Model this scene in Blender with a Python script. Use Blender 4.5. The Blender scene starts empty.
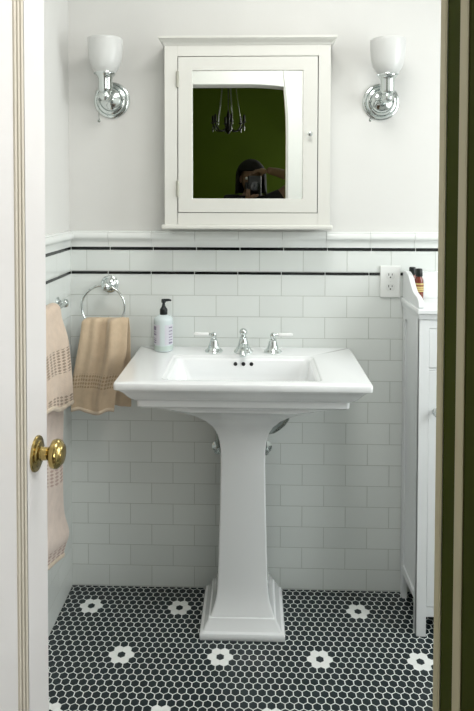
import bpy, math, random
from mathutils import Vector, Matrix
random.seed(4)
PI = math.pi
sc = bpy.context.scene
COL = sc.collection

# ------------------------------------------------------------------ helpers
def s2l(c):
    return tuple(((v/255)/12.92 if v/255 <= .04045 else (((v/255)+.055)/1.055)**2.4) for v in c)

def mat(name, rgb, rough=.5, metal=0., bump=None, var=None, coat=0., sss=None, trans=0., ior=1.45, alpha=1., spec=None):
    """procedural principled material; rgb is linear; bump=(scale,strength), var=(scale,amount)"""
    m = bpy.data.materials.new(name); m.use_nodes = True
    nt = m.node_tree; b = nt.nodes['Principled BSDF']
    b.inputs['Base Color'].default_value = (*rgb, 1)
    b.inputs['Roughness'].default_value = rough
    b.inputs['Metallic'].default_value = metal
    b.inputs['Coat Weight'].default_value = coat
    b.inputs['Coat Roughness'].default_value = .08
    b.inputs['Transmission Weight'].default_value = trans
    b.inputs['IOR'].default_value = ior
    b.inputs['Alpha'].default_value = alpha
    if spec is not None: b.inputs['Specular IOR Level'].default_value = spec
    tc = nt.nodes.new('ShaderNodeTexCoord')
    if var:
        n = nt.nodes.new('ShaderNodeTexNoise'); n.inputs['Scale'].default_value = var[0]
        n.inputs['Detail'].default_value = 4
        nt.links.new(tc.outputs['Object'], n.inputs['Vector'])
        mx = nt.nodes.new('ShaderNodeMix'); mx.data_type = 'RGBA'
        mx.inputs[6].default_value = (*[v*(1-var[1]) for v in rgb], 1)
        mx.inputs[7].default_value = (*[min(1, v*(1+var[1])) for v in rgb], 1)
        nt.links.new(n.outputs['Fac'], mx.inputs[0]); nt.links.new(mx.outputs[2], b.inputs['Base Color'])
    if bump:
        n = nt.nodes.new('ShaderNodeTexNoise'); n.inputs['Scale'].default_value = bump[0]
        n.inputs['Detail'].default_value = 3
        nt.links.new(tc.outputs['Object'], n.inputs['Vector'])
        bp = nt.nodes.new('ShaderNodeBump'); bp.inputs['Strength'].default_value = bump[1]
        bp.inputs['Distance'].default_value = .004
        nt.links.new(n.outputs['Fac'], bp.inputs['Height']); nt.links.new(bp.outputs['Normal'], b.inputs['Normal'])
    return m

def tile_mat(name, axis, off_u, off_z, rgb=(.74,.775,.75), grout=(.47,.50,.46), roww=.1607, rowh=.0787):
    m = bpy.data.materials.new(name); m.use_nodes = True
    nt = m.node_tree; b = nt.nodes['Principled BSDF']
    tc = nt.nodes.new('ShaderNodeTexCoord'); sp = nt.nodes.new('ShaderNodeSeparateXYZ')
    nt.links.new(tc.outputs['Object'], sp.inputs[0])
    cb = nt.nodes.new('ShaderNodeCombineXYZ')
    a1 = nt.nodes.new('ShaderNodeMath'); a1.operation = 'SUBTRACT'; a1.inputs[1].default_value = off_u
    a2 = nt.nodes.new('ShaderNodeMath'); a2.operation = 'SUBTRACT'; a2.inputs[1].default_value = off_z
    nt.links.new(sp.outputs[axis], a1.inputs[0]); nt.links.new(sp.outputs[2], a2.inputs[0])
    nt.links.new(a1.outputs[0], cb.inputs[0]); nt.links.new(a2.outputs[0], cb.inputs[1])
    br = nt.nodes.new('ShaderNodeTexBrick')
    br.offset = .5; br.offset_frequency = 2; br.squash = 1; br.squash_frequency = 2
    br.inputs['Scale'].default_value = 1
    br.inputs['Brick Width'].default_value = roww; br.inputs['Row Height'].default_value = rowh
    br.inputs['Mortar Size'].default_value = .0013; br.inputs['Mortar Smooth'].default_value = .35
    br.inputs['Bias'].default_value = 0
    br.inputs['Color1'].default_value = (*rgb, 1)
    br.inputs['Color2'].default_value = (*[v*.955 for v in rgb], 1)
    br.inputs['Mortar'].default_value = (*grout, 1)
    nt.links.new(cb.outputs[0], br.inputs['Vector'])
    nt.links.new(br.outputs['Color'], b.inputs['Base Color'])
    rr = nt.nodes.new('ShaderNodeMapRange'); rr.inputs[3].default_value = .13; rr.inputs[4].default_value = .7
    nt.links.new(br.outputs['Fac'], rr.inputs[0]); nt.links.new(rr.outputs[0], b.inputs['Roughness'])
    inv = nt.nodes.new('ShaderNodeMath'); inv.operation = 'SUBTRACT'; inv.inputs[0].default_value = 1
    nt.links.new(br.outputs['Fac'], inv.inputs[1])
    n = nt.nodes.new('ShaderNodeTexNoise'); n.inputs['Scale'].default_value = 14
    nt.links.new(tc.outputs['Object'], n.inputs['Vector'])
    ad = nt.nodes.new('ShaderNodeMath'); ad.operation = 'MULTIPLY_ADD'; ad.inputs[1].default_value = .35
    nt.links.new(n.outputs['Fac'], ad.inputs[0]); nt.links.new(inv.outputs[0], ad.inputs[2])
    bp = nt.nodes.new('ShaderNodeBump'); bp.inputs['Strength'].default_value = .55; bp.inputs['Distance'].default_value = .0015
    nt.links.new(ad.outputs[0], bp.inputs['Height']); nt.links.new(bp.outputs['Normal'], b.inputs['Normal'])
    return m

def towel_mat(name, rgb, dark, bands, scale=95., swap=0):
    """terry cloth, with openwork diamond dashes in the given z bands (object space)"""
    m = bpy.data.materials.new(name); m.use_nodes = True
    nt = m.node_tree; b = nt.nodes['Principled BSDF']
    b.inputs['Roughness'].default_value = .95
    b.inputs['Sheen Weight'].default_value = .35
    b.inputs['Specular IOR Level'].default_value = .1
    L = nt.links.new
    def math_(op, a, bb=None, clamp=False):
        n = nt.nodes.new('ShaderNodeMath'); n.operation = op; n.use_clamp = clamp
        for i, v in enumerate((a, bb)):
            if v is None: continue
            if isinstance(v, (int, float)): n.inputs[i].default_value = v
            else: L(v, n.inputs[i])
        return n.outputs[0]
    uv = nt.nodes.new('ShaderNodeUVMap'); uv.uv_map = 'cloth'
    sp = nt.nodes.new('ShaderNodeSeparateXYZ'); L(uv.outputs[0], sp.inputs[0])
    u, v = sp.outputs[0], sp.outputs[1]                 # metres on the cloth
    pu, pv = scale
    a = math_('ADD', math_('MULTIPLY', u, 1/pu), math_('MULTIPLY', v, 1/pv)); c = math_('SUBTRACT', math_('MULTIPLY', u, 1/pu), math_('MULTIPLY', v, 1/pv))
    sa = math_('SINE', math_('MULTIPLY', a, 6.283)); sb = math_('SINE', math_('MULTIPLY', c, 6.283))
    dots = math_('GREATER_THAN', math_('MULTIPLY', sa, sb), .12)
    tot = None
    for lo, hi in bands:
        w = math_('MULTIPLY', math_('GREATER_THAN', v, lo), math_('LESS_THAN', v, hi))
        tot = w if tot is None else math_('MAXIMUM', tot, w)
    msk = math_('MULTIPLY', dots, tot)
    tc = nt.nodes.new('ShaderNodeTexCoord')
    n = nt.nodes.new('ShaderNodeTexNoise'); n.inputs['Scale'].default_value = 40; n.inputs['Detail'].default_value = 5
    L(tc.outputs['Object'], n.inputs['Vector'])
    base = nt.nodes.new('ShaderNodeMix'); base.data_type = 'RGBA'
    base.inputs[6].default_value = (*[x*.82 for x in rgb], 1); base.inputs[7].default_value = (*[min(1, x*1.12) for x in rgb], 1)
    L(n.outputs['Fac'], base.inputs[0])
    mx = nt.nodes.new('ShaderNodeMix'); mx.data_type = 'RGBA'
    L(msk, mx.inputs[0]); L(base.outputs[2], mx.inputs[6]); mx.inputs[7].default_value = (*dark, 1)
    L(mx.outputs[2], b.inputs['Base Color'])
    n2 = nt.nodes.new('ShaderNodeTexNoise'); n2.inputs['Scale'].default_value = 420; n2.inputs['Detail'].default_value = 2
    L(tc.outputs['Object'], n2.inputs['Vector'])
    h = math_('SUBTRACT', n2.outputs['Fac'], math_('MULTIPLY', msk, .9))
    bp = nt.nodes.new('ShaderNodeBump'); bp.inputs['Strength'].default_value = .7; bp.inputs['Distance'].default_value = .003
    L(h, bp.inputs['Height']); L(bp.outputs['Normal'], b.inputs['Normal'])
    return m

class MB:
    def __init__(s): s.v = []; s.f = []; s.m = []
    def add(s, vs, fs, mi=0):
        o = len(s.v); s.v += [tuple(p) for p in vs]; s.f += [tuple(i+o for i in f) for f in fs]; s.m += [mi]*len(fs); return s
    def box(s, x0, x1, y0, y1, z0, z1, mi=0):
        vs = [(x0,y0,z0),(x1,y0,z0),(x1,y1,z0),(x0,y1,z0),(x0,y0,z1),(x1,y0,z1),(x1,y1,z1),(x0,y1,z1)]
        return s.add(vs, [(3,2,1,0),(4,5,6,7),(0,1,5,4),(1,2,6,5),(2,3,7,6),(3,0,4,7)], mi)
    def lathe(s, prof, c=(0,0,0), axis='z', n=32, mi=0, cap=True):
        """prof: (radius, height) pairs; axis z up, or y toward -y (out of the back wall), or x toward +x"""
        vs = []
        for r, h in prof:
            for k in range(n):
                a = 2*PI*k/n; p, q = r*math.cos(a), r*math.sin(a)
                if axis == 'z': w = (p, q, h)
                elif axis == 'y': w = (p, -h, q)
                else: w = (h, p, q)
                vs.append((w[0]+c[0], w[1]+c[1], w[2]+c[2]))
        fs = []
        for i in range(len(prof)-1):
            for k in range(n):
                k2 = (k+1) % n
                fs.append((i*n+k, i*n+k2, (i+1)*n+k2, (i+1)*n+k))
        if cap:
            fs.append(tuple(reversed(range(n)))); o = (len(prof)-1)*n; fs.append(tuple(range(o, o+n)))
        return s.add(vs, fs, mi)
    def tube(s, pts, r, n=12, mi=0, closed=False):
        P = [Vector(p) for p in pts]; N = len(P)
        R = r if isinstance(r, (list, tuple)) else [r]*N
        vs = []; up = None
        for i in range(N):
            if closed: t = (P[(i+1) % N]-P[i-1]).normalized()
            else: t = (P[min(i+1, N-1)]-P[max(i-1, 0)]).normalized()
            if up is None:
                a = Vector((0,0,1)) if abs(t.z) < .9 else Vector((1,0,0)); up = t.cross(a).normalized()
            up = (up - t*up.dot(t)).normalized(); w = t.cross(up)
            for k in range(n):
                an = 2*PI*k/n; vs.append(P[i]+(up*math.cos(an)+w*math.sin(an))*R[i])
        fs = []
        for i in range(N if closed else N-1):
            j = (i+1) % N
            for k in range(n):
                k2 = (k+1) % n; fs.append((i*n+k, i*n+k2, j*n+k2, j*n+k))
        if not closed:
            fs.append(tuple(reversed(range(n)))); fs.append(tuple(range((N-1)*n, N*n)))
        return s.add(vs, fs, mi)
    def ball(s, c, r, n=20, sq=(1,1,1), mi=0):
        pr = []; m = n//2
        vs = []; fs = []
        for i in range(m+1):
            t = PI*i/m
            for k in range(n):
                a = 2*PI*k/n
                vs.append((c[0]+r*sq[0]*math.sin(t)*math.cos(a), c[1]+r*sq[1]*math.sin(t)*math.sin(a), c[2]-r*sq[2]*math.cos(t)))
        for i in range(m):
            for k in range(n):
                k2 = (k+1) % n; fs.append((i*n+k, i*n+k2, (i+1)*n+k2, (i+1)*n+k))
        return s.add(vs, fs, mi)
    def loft(s, loops, cap0=True, cap1=True, mi=0):
        n = len(loops[0]); vs = [p for l in loops for p in l]; fs = []
        for i in range(len(loops)-1):
            for k in range(n):
                k2 = (k+1) % n; fs.append((i*n+k, i*n+k2, (i+1)*n+k2, (i+1)*n+k))
        if cap0: fs.append(tuple(reversed(range(n))))
        if cap1: fs.append(tuple(range((len(loops)-1)*n, len(loops)*n)))
        return s.add(vs, fs, mi)
    def prism(s, poly, lo, hi, axis, mi=0):
        """extrude a 2D polygon: axis 'x' poly=(y,z); 'y' poly=(x,z); 'z' poly=(x,y)"""
        def w(p, h): return {'x': (h, p[0], p[1]), 'y': (p[0], h, p[1]), 'z': (p[0], p[1], h)}[axis]
        return s.loft([[w(p, lo) for p in poly], [w(p, hi) for p in poly]], mi=mi)
    def build(s, name, mats, parent=None, smooth=35, bevel=0, subsurf=0, solid=0, recalc=True):
        me = bpy.data.meshes.new(name); me.from_pydata(s.v, [], s.f)
        for m in (mats if isinstance(mats, (list, tuple)) else [mats]): me.materials.append(m)
        for p, i in zip(me.polygons, s.m): p.material_index = i
        if recalc:
            import bmesh
            bm = bmesh.new(); bm.from_mesh(me); bmesh.ops.remove_doubles(bm, verts=bm.verts, dist=1e-6)
            bmesh.ops.recalc_face_normals(bm, faces=bm.faces); bm.to_mesh(me); bm.free()
        if smooth:
            for p in me.polygons: p.use_smooth = True
            me.set_sharp_from_angle(angle=math.radians(smooth))
        o = bpy.data.objects.new(name, me); COL.objects.link(o)
        if parent is not None:
            o.parent = parent; o.matrix_parent_inverse = Matrix.Translation(parent.location).inverted() if parent.type == 'EMPTY' else Matrix.Identity(4)
        if solid:
            d = o.modifiers.new('solid', 'SOLIDIFY'); d.thickness = solid; d.offset = 0
        if bevel:
            d = o.modifiers.new('bevel', 'BEVEL'); d.width = bevel; d.segments = 3; d.limit_method = 'ANGLE'; d.angle_limit = math.radians(40)
            d.harden_normals = False
        if subsurf:
            d = o.modifiers.new('sub', 'SUBSURF'); d.levels = subsurf; d.render_levels = subsurf
        return o

def rrect(x0, x1, y0, y1, z, r, k=5):
    r = min(r, (x1-x0)/2.01, (y1-y0)/2.01); pts = []
    for cx, cy, a0 in ((x1-r, y1-r, 0), (x0+r, y1-r, 90), (x0+r, y0+r, 180), (x1-r, y0+r, 270)):
        for i in range(k+1):
            a = math.radians(a0+90*i/k); pts.append((cx+r*math.cos(a), cy+r*math.sin(a), z))
    return pts

def tag(o, label=None, cat=None, group=None, kind=None):
    for k, v in (('label', label), ('category', cat), ('group', group), ('kind', kind)):
        if v: o[k] = v
    return o
def thing(name, loc, label, cat, group=None):
    o = bpy.data.objects.new(name, None); COL.objects.link(o); o.location = loc; o.empty_display_size = .05
    return tag(o, label, cat, group)
def struct(name, mb, m, parent=None, **k):
    o = mb.build(name, m, parent, **k)
    if parent is None: o['kind'] = 'structure'
    return o

# ------------------------------------------------------------------ materials
M = {}
M['plaster'] = mat('warm white plaster', (.685,.685,.662), .85, bump=(60, .05), var=(3, .012))
M['ceiling'] = mat('ceiling white', (.78,.78,.76), .9, var=(3, .02))
M['tile_back'] = tile_mat('white subway tile', 0, .0179, .003)
M['tile_band'] = tile_mat('white subway tile band', 0, .0179, .0146)
M['tile_left'] = tile_mat('white subway tile side wall', 1, .0, .003)
M['tile_left_band'] = tile_mat('white subway tile side band', 1, .0, .0146)
M['cap'] = mat('white glazed cap tile', (.76,.785,.765), .12, var=(8, .015), bump=(18, .05))
M['liner'] = mat('black glazed liner tile', (.008,.010,.010), .15, var=(30, .2))
M['grout'] = mat('light grout', (.82,.86,.83), .9, var=(120, .12))
M['hexblack'] = mat('black hexagon mosaic', (.018,.028,.031), .27, var=(22, .35), bump=(300, .05))
M['hexwhite'] = mat('white hexagon mosaic', (.88,.90,.88), .3, var=(30, .03))
M['china'] = mat('white vitreous china', (.86,.88,.885), .10, coat=.5, var=(2, .004))
M['hole'] = mat('dark overflow hole', (.006,.006,.006), .6, var=(20, .1))
M['chrome'] = mat('polished chrome', (.66,.70,.69), .13, 1., var=(4, .02))
M['dullchrome'] = mat('dull chrome pipe', (.30,.33,.31), .22, 1., var=(14, .1))
M['brass'] = mat('antique polished brass', (.42,.315,.12), .20, 1., var=(26, .25))
M['cabpaint'] = mat('cream white cabinet paint', (.70,.70,.655), .35, var=(5, .01))
M['cabwhite'] = mat('white cabinet paint', (.80,.825,.83), .33, var=(5, .01))
M['gap'] = mat('shadow gap', (.10,.10,.09), .8, var=(20, .1))
M['doorpaint'] = mat('white door paint', (.70,.675,.665), .35, var=(4, .012))
M['trimwhite'] = mat('white trim paint', (.78,.78,.76), .4, var=(4, .012))
M['beige'] = mat('beige wood bead', (.58,.52,.33), .5, var=(9, .08))
M['olive'] = mat('olive green paint', (.050,.062,.006), .8, var=(7, .25), spec=.08)
M['mirror'] = mat('silvered mirror glass', (.90,.93,.90), .005, 1., var=(1, .002))
M['shade'] = mat('frosted opal glass', (.62,.63,.615), .28, var=(6, .01))
M['shade'].node_tree.nodes['Principled BSDF'].inputs['Subsurface Weight'].default_value = .25
M['shade'].node_tree.nodes['Principled BSDF'].inputs['Subsurface Radius'].default_value = (.01,.01,.01)
M['pump'] = mat('black plastic', (.008,.012,.012), .3, var=(30, .1))
M['soap'] = mat('pale blue liquid soap bottle', (.62,.70,.71), .18, coat=.4, var=(30, .03))
M['soapbase'] = mat('pale green tinted clear base', (.50,.60,.56), .12, coat=.5, var=(30, .05))
M['label'] = mat('pale lilac label', (.60,.60,.66), .5, var=(60, .05))
M['ink'] = mat('purple print', (.23,.20,.29), .6, var=(60, .2))
M['porcelain'] = mat('white porcelain lever', (.84,.85,.84), .12, coat=.5, var=(8, .01))
M['plate'] = mat('white plastic cover plate', (.80,.82,.80), .28, var=(8, .01))
M['plateface'] = mat('white plastic outlet face', (.74,.76,.74), .3, var=(8, .01))
M['slot'] = mat('dark slot', (.02,.02,.02), .7, var=(20, .1))
M['amber'] = mat('dark amber glass', (.15,.020,.008), .08, coat=.6, var=(20, .15))
M['cream_label'] = mat('yellow cream paper label', (.55,.43,.17), .6, var=(60, .12))
M['glassknob'] = mat('clear glass knob', (.88,.92,.92), .05, trans=.6, ior=1.5, var=(10, .02))
M['green'] = mat('deep green wall paint', (.095,.155,.003), .75, var=(2.2, .16), bump=(25, .05))
M['wood'] = mat('brown floor boards', (.16,.08,.035), .35, var=(6, .3))
M['iron'] = mat('dark wrought iron', (.012,.010,.008), .45, .4, var=(20, .3))
M['crystal'] = mat('smoky crystal', (.25,.27,.24), .1, trans=.5, ior=1.5, var=(20, .1))
M['skin'] = mat('skin', (.20,.115,.07), .55, var=(14, .06))
M['hair'] = mat('black hair', (.006,.005,.004), .9, bump=(130, .5), var=(60, .4))
M['shirt'] = mat('dark shirt', (.016,.015,.016), .9, bump=(200, .2), var=(12, .2))
M['jeans'] = mat('dark blue denim', (.03,.04,.07), .9, bump=(260, .2), var=(12, .2))
M['camblack'] = mat('black camera body', (.012,.012,.013), .4, var=(80, .2))
M['lens'] = mat('lens glass', (.01,.012,.018), .03, coat=1., var=(8, .1))
M['frost'] = mat('frosted window glass', (.85,.9,.9), .5, trans=.7, ior=1.45, var=(8, .01))
M['eye'] = mat('eye', (.7,.68,.65), .2, var=(60, .05))
M['lip'] = mat('lips', (.32,.11,.09), .5, var=(60, .05))
M['towel_tan'] = towel_mat('tan terry towel', (.62,.485,.335), (.40,.29,.18), [(-.250,-.198)], (.026,.026))
M['towel_peach'] = towel_mat('peach beige terry towel', (.68,.54,.42), (.30,.21,.14), [(-.20,-.12), (-.315,-.275)], (.075,.020))
M['towel_pale'] = towel_mat('pale pink beige bath towel', (.72,.60,.52), (.46,.31,.25), [(-.57,-.43), (-.83,-.78)], (.085,.024))
M['towel_hem'] = towel_mat('pale towel hem', (.66,.55,.42), (.4,.3,.2), [(9,9.1)], (.03,.03))

# ------------------------------------------------------------------ room shell
XL, XR, YF, ZC = -.685, 1.75, -1.635, 2.62
LIN1, LIN2, RAIL = (1.272, 1.2845), (1.1824, 1.1940), 1.2845

w = MB()
w.box(XL-.1, XR+.1, .006, .1, 0, ZC, 0)
w.box(XL, XR, 0, .006, 0, LIN2[0], 1); w.box(XL, XR, 0, .006, LIN2[0], LIN2[1], 3)
w.box(XL, XR, 0, .006, LIN2[1], LIN1[0], 2); w.box(XL, XR, 0, .006, LIN1[0], LIN1[1]+.03, 3)
struct('wall_back', w, [M['plaster'], M['tile_back'], M['tile_band'], M['grout']], smooth=0)
w = MB()
w.box(XL-.1, XL-.006, YF, .006, 0, ZC, 0)
w.box(XL-.006, XL, YF, 0, 0, LIN2[0], 1); w.box(XL-.006, XL, YF, 0, LIN2[0], LIN2[1], 3)
w.box(XL-.006, XL, YF, 0, LIN2[1], LIN1[0], 2); w.box(XL-.006, XL, YF, 0, LIN1[0], LIN1[1]+.03, 3)
struct('wall_left', w, [M['plaster'], M['tile_left'], M['tile_left_band'], M['grout']], smooth=0)

# right wall with a window opening (out of the frame, lights the room)
WY0, WY1, WZ0, WZ1 = -1.40, -.42, .95, 2.25
w = MB()
w.box(XR, XR+.1, YF, WY0, 0, ZC); w.box(XR, XR+.1, WY1, .006, 0, ZC)
w.box(XR, XR+.1, WY0, WY1, 0, WZ0); w.box(XR, XR+.1, WY0, WY1, WZ1, ZC)
struct('wall_right', w, M['plaster'], smooth=0)
w = MB()
for a in ((XR-.015, XR+.02, WY0-.07, WY0, WZ0-.07, WZ1+.07), (XR-.015, XR+.02, WY1, WY1+.07, WZ0-.07, WZ1+.07),
          (XR-.015, XR+.02, WY0, WY1, WZ1, WZ1+.07), (XR-.03, XR+.02, WY0-.09, WY1+.09, WZ0-.07, WZ0)): w.box(*a)
win = struct('window_1', w, M['trimwhite'], bevel=.003)
zz = (WZ0+WZ1)/2
w = MB().box(XR+.045, XR+.075, WY0, WY1, zz-.02, zz+.02).box(XR+.045, XR+.075, WY0, WY0+.035, WZ0, WZ1).box(XR+.045, XR+.075, WY1-.035, WY1, WZ0, WZ1)
w.box(XR+.045, XR+.075, WY0, WY1, WZ0, WZ0+.04).box(XR+.045, XR+.075, WY0, WY1, WZ1-.04, WZ1)
w.build('window_sash', M['trimwhite'], win)
MB().box(XR+.057, XR+.062, WY0+.03, WY1-.03, WZ0+.03, WZ1-.03).build('window_pane', M['frost'], win)

# front wall with the doorway
DX0, DX1, DZ = -.445, .185, 2.092
YN = -1.76
w = MB()
w.box(-2.3, DX0-.02, YN, YF, 0, 2.75, 0); w.box(DX1+.02, 2.3, YN, YF, 0, 2.75, 0); w.box(DX0-.02, DX1+.02, YN, YF, DZ+.02, 2.75, 0)
o = struct('wall_front', w, [M['plaster'], M['green']], smooth=0)
for p in o.data.polygons:
    if p.normal.y < -.5: p.material_index = 1
# jamb lining and casings
w = MB()
w.box(DX1+.002, DX1+.02, YN, -1.6587, 0, DZ)
struct('trim_1', w, M['olive'], smooth=0)
w = MB().prism([(DX1+.001,-1.6587),(DX1-.0,-1.655),(DX1,-1.6405),(DX1+.010,-1.630),(DX1+.012,-1.620),(DX1+.098,-1.620),(DX1+.100,-1.635),(DX1+.02,-1.637),(DX1+.02,-1.6587)], 0, DZ+.1, 'z')
o = struct('trim_2', w, [M['trimwhite'], M['beige']], smooth=0)
for p in o.data.polygons:
    if p.normal.x < -.6 and p.center.x < DX1+.01 and p.center.y < -1.6395: p.material_index = 1
w = MB().prism([(DX1+.003,-1.6950),(DX1+.001,-1.6965),(DX1+.0005,-1.716),(DX1+.001,-1.7190),(DX1+.003,-1.7190)], 0, DZ, 'z')
struct('trim_3', w, M['beige'], smooth=0)
w = MB().box(DX0-.02, DX0-.0, YN, YF, 0, DZ).box(DX0-.02, DX1+.02, YN, YF, DZ, DZ+.02)
struct('trim_4', w, M['trimwhite'], smooth=0)
w = MB().box(DX0-.10, DX0-.002, YF, YF+.015, 0, DZ+.1).box(DX0-.002, DX1+.003, YF, YF+.015, DZ, DZ+.1)
struct('trim_5', w, M['trimwhite'], bevel=.004)
w = MB().box(DX1+.002, DX1+.10, YN-.018, YN, 0, DZ+.1).box(DX0-.10, DX0-.002, YN-.018, YN, 0, DZ+.1).box(DX0-.002, DX1+.002, YN-.018, YN, DZ, DZ+.1)
struct('trim_6', w, M['olive'], bevel=.004)

struct('ceiling', MB().box(XL-.1, XR+.1, YF, .1, ZC, ZC+.08), M['ceiling'], smooth=0)

# cap rail and liners
prof = [(0, 1.2845), (-.0035, 1.2845), (-.004, 1.297), (-.006, 1.306), (-.011, 1.3125), (-.017, 1.3155), (-.0185, 1.320), (-.0185, 1.325), (-.016, 1.3335),
        (-.0125, 1.3375), (-.013, 1.340), (-.010, 1.3435), (.006, 1.3435), (.006, 1.2845)]
def rail_back():
    w = MB(); edges = [XL+.0]; x = -.683
    js = [.1786+k*.1607+.083 for k in range(-6, 8)]
    xs = [XL]+[j for j in js if XL+.01 < j < XR-.01]+[XR]
    for a, b in zip(xs, xs[1:]): w.prism(prof, a+.0006, b-.0006, 'x')
    return w
struct('trim_7', rail_back(), M['cap'], smooth=50)
w = MB(); ys = [YF+.02]+[-.0804-.1607*k for k in range(8, -1, -1)]+[-.0185]
for a, b in zip(ys, ys[1:]):
    w.loft([[(XL-p[0], a+.0006, p[1]) for p in prof], [(XL-p[0], b-.0006, p[1]) for p in prof]])
struct('trim_8', w, M['cap'], smooth=50)
def liner_back(z0, z1, off):
    w = MB()
    xs = [XL+.002]+[j for j in [off+k*.1607 for k in range(-6, 8)] if XL+.01 < j < XR-.01]+[XR]
    for a, b in zip(xs, xs[1:]): w.box(a+.0012, b-.0012, -.0025, .004, z0+.0007, z1-.0007)
    return w
struct('trim_9', liner_back(*LIN1, .1850+.082), M['liner'], bevel=.0012)
struct('trim_10', liner_back(*LIN2, .1660+.093), M['liner'], bevel=.0012)
def liner_left(z0, z1, off):
    w = MB(); ys = [YF+.02]+[-off-.1607*k for k in range(8, -1, -1)]+[-.0035]
    for a, b in zip(ys, ys[1:]): w.box(XL-.004, XL+.0025, a+.0012, b-.0012, z0+.0007, z1-.0007)
    return w
struct('trim_11', liner_left(*LIN1, .13), M['liner'], bevel=.0012)
struct('trim_12', liner_left(*LIN2, .15), M['liner'], bevel=.0012)

# hexagon mosaic floor
hp = .0265; w = MB()
w.box(XL-.02, XR+.02, YN, .02, -.05, -.0010, 0)
fx, fy = -.5838, -.1129
ra, rb = .0123, .0135
flowers = {}
def hexr(cx, cy, R, z): return [(cx+R*math.sin(PI/3*k), cy+R*math.cos(PI/3*k), z) for k in range(6)]
for r in range(-6, 72):
    cyy = fy - r*hp*.866
    if cyy > .008 or cyy < YF+.02: continue
    for q in range(-6, 95):
        cxx = fx + (q + (.5 if r % 2 else 0))*hp
        if cxx < XL-.008 or cxx > XR-.004: continue
        fr, best = None, False
        # white flower petals: the six neighbours of a lattice centre (12 across, 10 rows, staggered)
        R0 = round(r/10)
        for rr in (R0-1, R0, R0+1):
            if rr == 0 and False: continue
            sx = fx + (6*hp if rr % 2 else 0); cy0 = fy - rr*10*hp*.866
            k = round((cxx-sx)/(12*hp)); dx = cxx-(sx+k*12*hp); dy = cyy-cy0
            d = math.hypot(dx, dy)
            if .5*hp < d < 1.3*hp: best = True
        mi = 2 if best else 1
        o = len(w.v)
        w.v += hexr(cxx, cyy, .0136, -.0010) + hexr(cxx, cyy, .0133, -.0003) + hexr(cxx, cyy, .0127, 0)
        for L_ in (0, 6):
            for k in range(6):
                k2 = (k+1) % 6; w.f.append((o+L_+k2, o+L_+k, o+L_+6+k, o+L_+6+k2)); w.m.append(mi)
        w.f.append(tuple(o+12+k for k in range(5, -1, -1))); w.m.append(mi)
struct('floor', w, [M['grout'], M['hexblack'], M['hexwhite']], smooth=0, recalc=False)

# green room behind the camera (seen in the mirror)
struct('floor.001', MB().box(-2.3, 2.3, -4.7, YN, -.05, 0), M['wood'], smooth=0)
struct('ceiling.001', MB().box(-2.3, 2.3, -4.7, YN, 2.75, 2.83), M['ceiling'], smooth=0)
struct('wall_rear', MB().box(-2.3, 2.3, -4.8, -4.7, 0, 2.75), M['green'], smooth=0)
struct('wall_rear_left', MB().box(-2.4, -2.3, -4.7, YN, 0, 2.75), M['green'], smooth=0)
struct('wall_rear_right', MB().box(2.3, 2.4, -4.7, YN, 0, 2.75), M['green'], smooth=0)

# ------------------------------------------------------------------ open door with brass knob
dxf = -.430; y0, y1 = -1.615, -1.0145     # face plane, hinge and free edge
xb = dxf-.035
w = MB()
st = .110
w.box(xb, dxf, y1-st, y1, .012, 2.085); w.box(xb, dxf, y0, y0+st, .012, 2.085)
w.box(xb, dxf, y0+st, y1-st, 1.965, 2.085); w.box(xb, dxf, y0+st, y1-st, .012, .25)
w.box(xb+.010, dxf-.010, y0+st, y1-st, .25, 1.965)
door = struct('door_1', w, M['doorpaint'], bevel=.002)
tag(door, 'white panelled door standing open on the left, brass knob', 'door')
def mould(w, a, b):
    pass
# bead moulding round the panel: three stepped lines
w = MB(); yy0, yy1, zz0, zz1 = y0+st, y1-st, .25, 1.965
for d0, d1, hgt in ((.001, .010, -.001), (.0125, .020, -.0035), (.0225, .030, -.006)):
    x_ = dxf+hgt
    w.box(dxf-.012, x_, yy1-d1, yy1-d0, zz0+d0, zz1-d0); w.box(dxf-.012, x_, yy0+d0, yy0+d1, zz0+d0, zz1-d0)
    w.box(dxf-.012, x_, yy0+d0, yy1-d0, zz1-d1, zz1-d0); w.box(dxf-.012, x_, yy0+d0, yy1-d0, zz0+d0, zz0+d1)
w.build('panel_moulding', mat('shadowed tan moulding', (.60,.55,.46), .5, var=(6, .03)), door, bevel=.0015)  # moulding in an even tan, darker than the door paint
ky, kz = -1.079, .968
w = MB().lathe([(.0345,0),(.0345,.003),(.033,.005),(.026,.0065),(.024,.009),(.015,.011),(.0135,.013)], (dxf, ky, kz), 'x')
rs = w.build('rosette', M['brass'], door)
w = MB().lathe([(.0140,.008),(.0130,.013),(.0125,.021),(.0130,.025),(.0145,.027),(.019,.029),(.0265,.033),(.0285,.039),(.0275,.045),(.023,.0505),(.019,.053),(.0185,.0545),(.012,.0565),(.004,.0575)], (dxf, ky, kz), 'x')
tag(w.build('door_knob', M['brass'], door), 'round brass door knob')

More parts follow.
